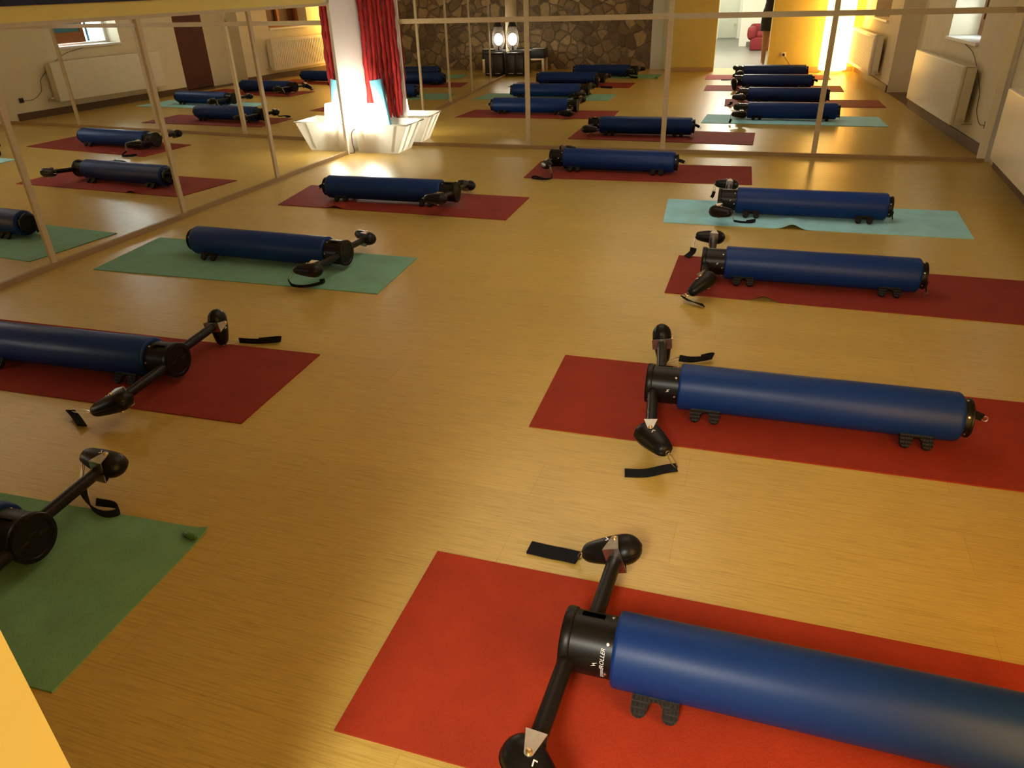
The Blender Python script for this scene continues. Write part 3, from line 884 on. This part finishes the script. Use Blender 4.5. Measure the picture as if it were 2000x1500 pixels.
# ------------------------------------------------------------------ back left corner: table, black cabinet, rattan lamp
tb = thing('side_table', 'dark table on pale wooden legs behind the black cabinet', 'table', (.10, -6.80, 0))
bm = bmesh.new(); box(bm, (-.26, -.16, .24), (.26, .16, .40), .006); obj('table_top', bm, M['blackbox'], tb)
bm = bmesh.new(); box(bm, (-.25, .15, .215), (.25, .165, .24), .003); obj('rail', bm, M['pale'], tb)
for sx in (-.24, .24):
    for sy in (-.14, .14):
        bm = bmesh.new(); box(bm, (sx - .02, sy - .02, 0), (sx + .02, sy + .02, .24), .004); obj('leg', bm, M['pale'], tb)
cb = thing('cabinet', 'low black cabinet carrying the rattan lamp at the back left corner', 'cabinet', (.035, -6.22, 0))
bm = bmesh.new(); box(bm, (-.185, -.17, .02), (.145, .15, .37), .01); obj('cabinet_body', bm, M['blackbox'], cb)
bm = bmesh.new(); box(bm, (-.187, -.18, .37), (.16, .165, .39), .006); obj('cabinet_top', bm, M['blackbox'], cb)
for sx in (-.178, -.017):
    bm = bmesh.new(); box(bm, (sx, .148, .04), (sx + .158, .158, .355), .004); dd = obj('door', bm, M['blackbox'], cb)
    bm = bmesh.new(); box(bm, (sx + .05, .158, .052), (sx + .14, .164, .060), .002); obj('handle', bm, M['steel'], dd)
rl = thing('rattan_lamp', 'glowing dark rattan lamp with bulbous woven shade on the black cabinet', 'lamp', (-.045, -6.22, .39))
bm = bmesh.new()
prof = [(.02, .055), (.07, .085), (.14, .108), (.22, .112), (.30, .102), (.38, .080), (.45, .055), (.50, .036)]
for k in range(40):
    for s in (1, -1):
        pts = []
        for i in range(15):
            q = i / 14; z = .02 + .48 * q
            for (z0, r0_), (z1_, r1_) in zip(prof, prof[1:]):
                if z0 <= z <= z1_ + 1e-6: rad = r0_ + (r1_ - r0_) * (z - z0) / (z1_ - z0)
            an = 2 * PI * k / 40 + s * q * 1.5
            pts.append((math.cos(an) * rad, math.sin(an) * rad, z))
        tube(bm, pts, .0019, 4)
obj('woven_shade', bm, M['rattan'], rl)
bm = bmesh.new(); lathe(bm, (0, 0, .40), (0, 0, 1), [(0, .076), (.05, .058), (.11, .038), (.115, .01)], 24); obj('lamp_cap', bm, M['blackbox'], rl)
bm = bmesh.new(); lathe(bm, (0, 0, 0), (0, 0, 1), [(0, .06), (.015, .06), (.022, .02), (.10, .015)], 24); obj('lamp_base', bm, M['blackbox'], rl)
bm = bmesh.new(); bmesh.ops.create_uvsphere(bm, u_segments=20, v_segments=12, radius=.075, matrix=Matrix.Translation((0, 0, .20)) @ Matrix.Diagonal((1, 1, 1.25, 1))); obj('light_bulb', bm, M['bulb'], rl)
bm = bmesh.new()
for i in range(3): box(bm, (-.10, -.07, .0012 * i), (.11, .075, .0012 * i + .001), 0, 1, Matrix.Rotation(.2 * i - .2, 4, 'Z'))
o = obj('paper_sheets', bm, M['paper'], smooth=0); o.location = (.24, -6.74, .4005); tag(o, 'loose white papers on the dark table behind the rattan lamp', 'papers')

# ------------------------------------------------------------------ bright floor lamp, socket and cables
fl = thing('floor_lamp', 'tall wide glowing yellow paper lamp in the right back corner', 'lamp', (5.17, -6.57, 0))
bm = bmesh.new(); lathe(bm, (0, 0, .05), (0, 0, 1), [(0, .20), (.01, .215), (1.48, .215), (1.49, .20), (1.49, .05)], 48); obj('lamp_shade', bm, M['lampC'], fl)
bm = bmesh.new(); cyl(bm, (0, 0, 0), (0, 0, .05), .16, 32); obj('lamp_base', bm, M['sill'], fl)
sk = thing('wall_socket', 'ivory wall socket with plug low on the yellow wall beside the doorway', 'socket', (4.40, YB, .26))
bm = bmesh.new(); box(bm, (-.04, 0, -.04), (.04, .012, .04), .004); obj('socket_plate', bm, M['socket'], sk)
bm = bmesh.new(); cyl(bm, (0, .012, 0), (0, .05, 0), .02, 16); obj('plug', bm, M['cord'], sk)
bm = bmesh.new(); tube(bm, spline([(4.40, YB + .05, .26), (4.46, YB + .07, .18), (4.60, YB + .09, .03), (4.82, YB + .14, .006), (4.98, -6.58, .006)], 10), .004, 6)
tag(obj('lamp_cable', bm, M['cord']), 'thin dark cable from the socket to the tall yellow lamp', 'cable')
s2 = thing('wall_socket', 'small dark socket low on the right wall close to the far mirror', 'socket', rw(-.14, 0, .25))
bm = bmesh.new(); box(bm, (-.014, -.03, -.03), (0, .03, .03), .004); obj('socket_plate', bm, M['cord'], s2)
bm = bmesh.new(); tube(bm, spline([rw(-.14, .02, .25), rw(-.30, .012, .24), rw(-.45, .012, .33), rw(-.52, .012, .50), rw(-.9, .012, .74), rw(-1.25, .012, .815)], 10), .003, 6)
tag(obj('window_cable', bm, M['cord']), 'thin cable drooping along the right wall from socket to window', 'cable')

# ------------------------------------------------------------------ hall behind the doorway
bm = bmesh.new(); box(bm, (1.9, -15.0, -.1), (6.4, -7.35, -.001)); struct('floor_hall', bm, M['hallfloor'])
bm = bmesh.new(); box(bm, (1.9, -15, H), (6.4, -7.18, H + .1)); struct('ceiling_hall', bm, M['hallwhite'])
bm = bmesh.new(); box(bm, (2.4, -14.75, 0), (3.75, -14.5, H)); struct('wall_hall_end', bm, M['hallwhite'])
bm = bmesh.new(); box(bm, (3.70, -14.6, 0), (3.86, -12.0, H)); struct('wall_hall_side', bm, M['hallwhite'])
bm = bmesh.new(); box(bm, (3.86, -12.25, 0), (6.2, -12.0, H)); struct('wall_hall_front', bm, M['hallwhite'])
bm = bmesh.new(); box(bm, (2.2, -14.7, 0), (2.4, -7.18, H)); struct('wall_hall_left', bm, M['hallwhite'])
bm = bmesh.new(); box(bm, (6.0, -12.1, 0), (6.2, -7.18, H)); struct('wall_hall_right', bm, M['hallwhite'])
bm = bmesh.new(); box(bm, (5.62, -7.18, 0), (6.2, -6.9, H)); box(bm, (2.2, -7.35, 0), (2.5, -7.2, H)); struct('wall_hall_front_return', bm, M['hallwhite'])
bm = bmesh.new(); box(bm, (3.86, -12.0, 0), (6.0, -11.985, .10)); box(bm, (3.86, -12.2, 0), (3.875, -12.0, .1)); struct('baseboard_hall', bm, M['hallfloor'])
d2 = bpy.data.objects.new('door_2', None); COL.objects.link(d2); d2['kind'] = 'structure'; d2.location = (3.3, -14.5, 0)
bm = bmesh.new(); box(bm, (-.13, .0, .02), (.33, .03, 2.0), .004); dl = obj('door_leaf', bm, M['halldoor'], d2)
bm = bmesh.new(); cyl(bm, (.27, .03, .35), (.27, .07, .35), .02, 12); obj('door_stop', bm, M['steel'], dl)
ac = thing('armchair', 'red upholstered armchair in the white hall seen through the doorway', 'armchair', (4.12, -11.15, 0))
bm = bmesh.new(); box(bm, (-.19, -.30, .0), (.42, .30, .26), .03, 4); obj('seat_base', bm, M['redseat'], ac)
bm = bmesh.new(); box(bm, (-.22, -.36, .20), (.46, -.18, .50), .07, 5); obj('backrest', bm, M['redseat'], ac)
for sx in (-.27, .33):
    bm = bmesh.new(); box(bm, (sx, -.32, .20), (sx + .20, .32, .46), .09, 6); obj('armrest', bm, M['redseat'], ac)
bm = bmesh.new(); box(bm, (-.09, -.20, .24), (.35, .29, .36), .05, 4); obj('cushion', bm, M['redseat'], ac)

# ------------------------------------------------------------------ the person holding the phone in the doorway
pr = thing('person', 'person in a black dress with bare legs standing behind the doorway jamb, holding a phone', 'person', (4.19, -7.50, 0))
def skin_mesh(name, joints, edges, m, root=0, sub=2):
    me = bpy.data.meshes.new(name); me.from_pydata([j[0] for j in joints], edges, []); me.materials.append(m)
    o = link(bpy.data.objects.new(name, me), pr)
    md = o.modifiers.new('skin', 'SKIN'); md.use_smooth_shade = True
    if not me.skin_vertices: me.skin_vertices.new()
    for i, j in enumerate(joints):
        r = j[1]; me.skin_vertices[0].data[i].radius = (r, r) if isinstance(r, (int, float)) else r
    me.skin_vertices[0].data[root].use_root = True
    s = o.modifiers.new('sub', 'SUBSURF'); s.levels = sub; s.render_levels = sub
    return o
J = []; E_ = []
def j(p, r, par=None):
    J.append((p, r)); i = len(J) - 1
    if par is not None: E_.append((par, i))
    return i
pel = j((0, 0, .86), (.15, .11)); wa = j((0, -.01, 1.02), (.125, .095), pel); ch = j((0, -.005, 1.22), (.15, .105), wa); ub = j((0, -.01, 1.34), (.12, .085), ch)
nk = j((0, 0, 1.42), .052, ub); nk2 = j((0, .012, 1.47), .05, nk)
hd = j((0, .025, 1.53), (.068, .085), nk2); hd2 = j((0, .02, 1.60), (.074, .092), hd); j((0, .01, 1.66), (.055, .068), hd2)
for s in (-1, 1):
    hp = j((s * .085, 0, .80), .095, pel); th = j((s * .088, .01, .64), .078, hp); kn = j((s * .085, .012, .46), .056, th); cf = j((s * .085, -.012, .34), .054, kn)
    an = j((s * .083, -.012, .10), .034, cf); heel = j((s * .083, -.025, .045), .036, an); bl = j((s * .095, .09, .032), (.040, .028), an); j((s * .10, .155, .022), (.036, .018), bl)
    # arm reaching forward to the phone
    sh = j((s * .165, -.005, 1.335), .055, ub)
    hx = -.235 + s * .055
    el = j((s * .19 - .05, .10, 1.17), .043, sh); wr = j((hx + s * .03, .20, 1.375), .027, el); j((hx + s * .012, .235, 1.42), (.030, .018), wr)
body = skin_mesh('body', J, E_, M['skin'])
# fingers closing on the phone
for s in (-1, 1):
    hx = -.235 + s * .055
    Jf = []; Ef = []
    base = (hx + s * .012, .24, 1.425); Jf.append((base, .016))
    for q, (dz, ln2) in enumerate(((.030, .9), (.012, 1.05), (-.006, 1.0), (-.024, .8))):
        i0 = len(Jf)
        Jf.append(((hx + s * .018, .262, 1.43 + dz), .0085)); Jf.append(((hx + s * .004, .282 , 1.432 + dz), .0080)); Jf.append(((hx - s * .022 * ln2, .286, 1.432 + dz), .0072))
        Ef += [(0, i0), (i0, i0 + 1), (i0 + 1, i0 + 2)]
    i0 = len(Jf); Jf.append(((hx + s * .004, .238, 1.45), .0095)); Jf.append(((hx - s * .012, .246, 1.468), .0085)); Jf.append(((hx - s * .026, .250, 1.475), .0075)); Ef += [(0, i0), (i0, i0 + 1), (i0 + 1, i0 + 2)]
    skin_mesh('hand', Jf, Ef, M['skin'], 0, 1)
# face
bm = bmesh.new()
for s in (-1, 1):
    bmesh.ops.create_uvsphere(bm, u_segments=10, v_segments=8, radius=.011, matrix=Matrix.Translation((s * .030, .098, 1.585)))
obj('eyes', bm, M['whitemark'], pr)
bm = bmesh.new(); lathe(bm, (0, .105, 1.585), (0, .35, -1), [(0, .006), (.03, .011), (.042, .014), (.05, .006)], 12); 
for s in (-1, 1): lathe(bm, (s * .078, .02, 1.575), (s, -.2, 0), [(-.005, .022), (.006, .024), (.010, .016)], 14, flat=((0, 1, 0), .6))
obj('nose', bm, M['skin'], pr)
bm = bmesh.new(); tube(bm, spline([(-.022, .100, 1.525), (0, .108, 1.523), (.022, .100, 1.525)], 5), .005, 8); obj('mouth', bm, M['redseat'], pr)
bm = bmesh.new()
bmesh.ops.create_uvsphere(bm, u_segments=28, v_segments=18, radius=.108, matrix=Matrix.Translation((0, -.012, 1.615)))
for v in list(bm.verts):
    q = v.co
    if q.y > .045 and q.z < 1.64: v.co.y = .03; v.co.x *= .9
    if q.z < 1.57 and q.y < .03: v.co.z -= .10 * min(1, (1.57 - q.z) / .06)
obj('hair', bm, M['hair'], pr)
# dress: lathe around the body with an oval section
bm = bmesh.new()
prof = [(.585, .185, .135), (.60, .188, .138), (.72, .190, .140), (.86, .186, .137), (.95, .16, .122), (1.03, .145, .112), (1.15, .160, .122), (1.25, .170, .124), (1.33, .165, .108), (1.385, .10, .085)]
rings = []
for z, rx, ry in prof:
    rings.append([bm.verts.new((math.cos(2 * PI * k / 36) * rx * (1 + (.03 * math.sin(k * 1.7) if z < .8 else 0)), math.sin(2 * PI * k / 36) * ry - .004, z)) for k in range(36)])
for A_, B_ in zip(rings, rings[1:]):
    for k in range(36): bm.faces.new((A_[k], A_[(k + 1) % 36], B_[(k + 1) % 36], B_[k]))
for s in (-1, 1):
    P = spline([(s * .13, -.005, 1.325), (s * .175, .03, 1.285), (s * .185 - .02, .07, 1.225)], 5)
    tube(bm, P, .06, 14, [.066 - .001 * i for i in range(len(P))])
dr = obj('dress', bm, M['dress'], pr, 60)
md = dr.modifiers.new('s', 'SOLIDIFY'); md.thickness = .004
ph = thing('phone', 'dark phone held up in both hands in the doorway', 'phone', (3.955, -7.225, 1.455))
bm = bmesh.new(); box(bm, (-.078, -.004, -.037), (.078, .004, .037), .004, 2); obj('phone_body', bm, M['blackbox'], ph)
bm = bmesh.new(); box(bm, (-.072, -.0047, -.033), (.072, -.004, .033)); obj('screen', bm, M['cord'], ph)

# ------------------------------------------------------------------ lights
def area(name, loc, rot, size, power, col, sy=None):
    l = bpy.data.lights.new(name, 'AREA'); l.energy = power; l.color = col; l.size = size
    if sy: l.shape = 'RECTANGLE'; l.size_y = sy
    o = bpy.data.objects.new(name, l); o.location = loc; o.rotation_euler = rot; COL.objects.link(o); return o
area('hall_light', (3.62, -9.0, 2.5), (0, 0, 0), .6, 170, (1, .93, .80), 1.4)
area('hall_light', (3.3, -13.0, 2.5), (0, 0, 0), .6, 40, (1, .95, .86))
area('overhead_fill', (3.0, -3.0, 2.5), (0, 0, 0), 2.0, 19, (1, .82, .60), 2.6)  # added fill without a fixture, brightens the middle and far floor

w = bpy.data.worlds.new('world'); SC.world = w; w.use_nodes = True
bg = w.node_tree.nodes['Background']; bg.inputs[0].default_value = (.80, .92, 1.0, 1); bg.inputs[1].default_value = 12.0

SC.view_settings.view_transform = 'Standard'; SC.view_settings.look = 'None'; SC.view_settings.gamma = 1; SC.view_settings.exposure = .35
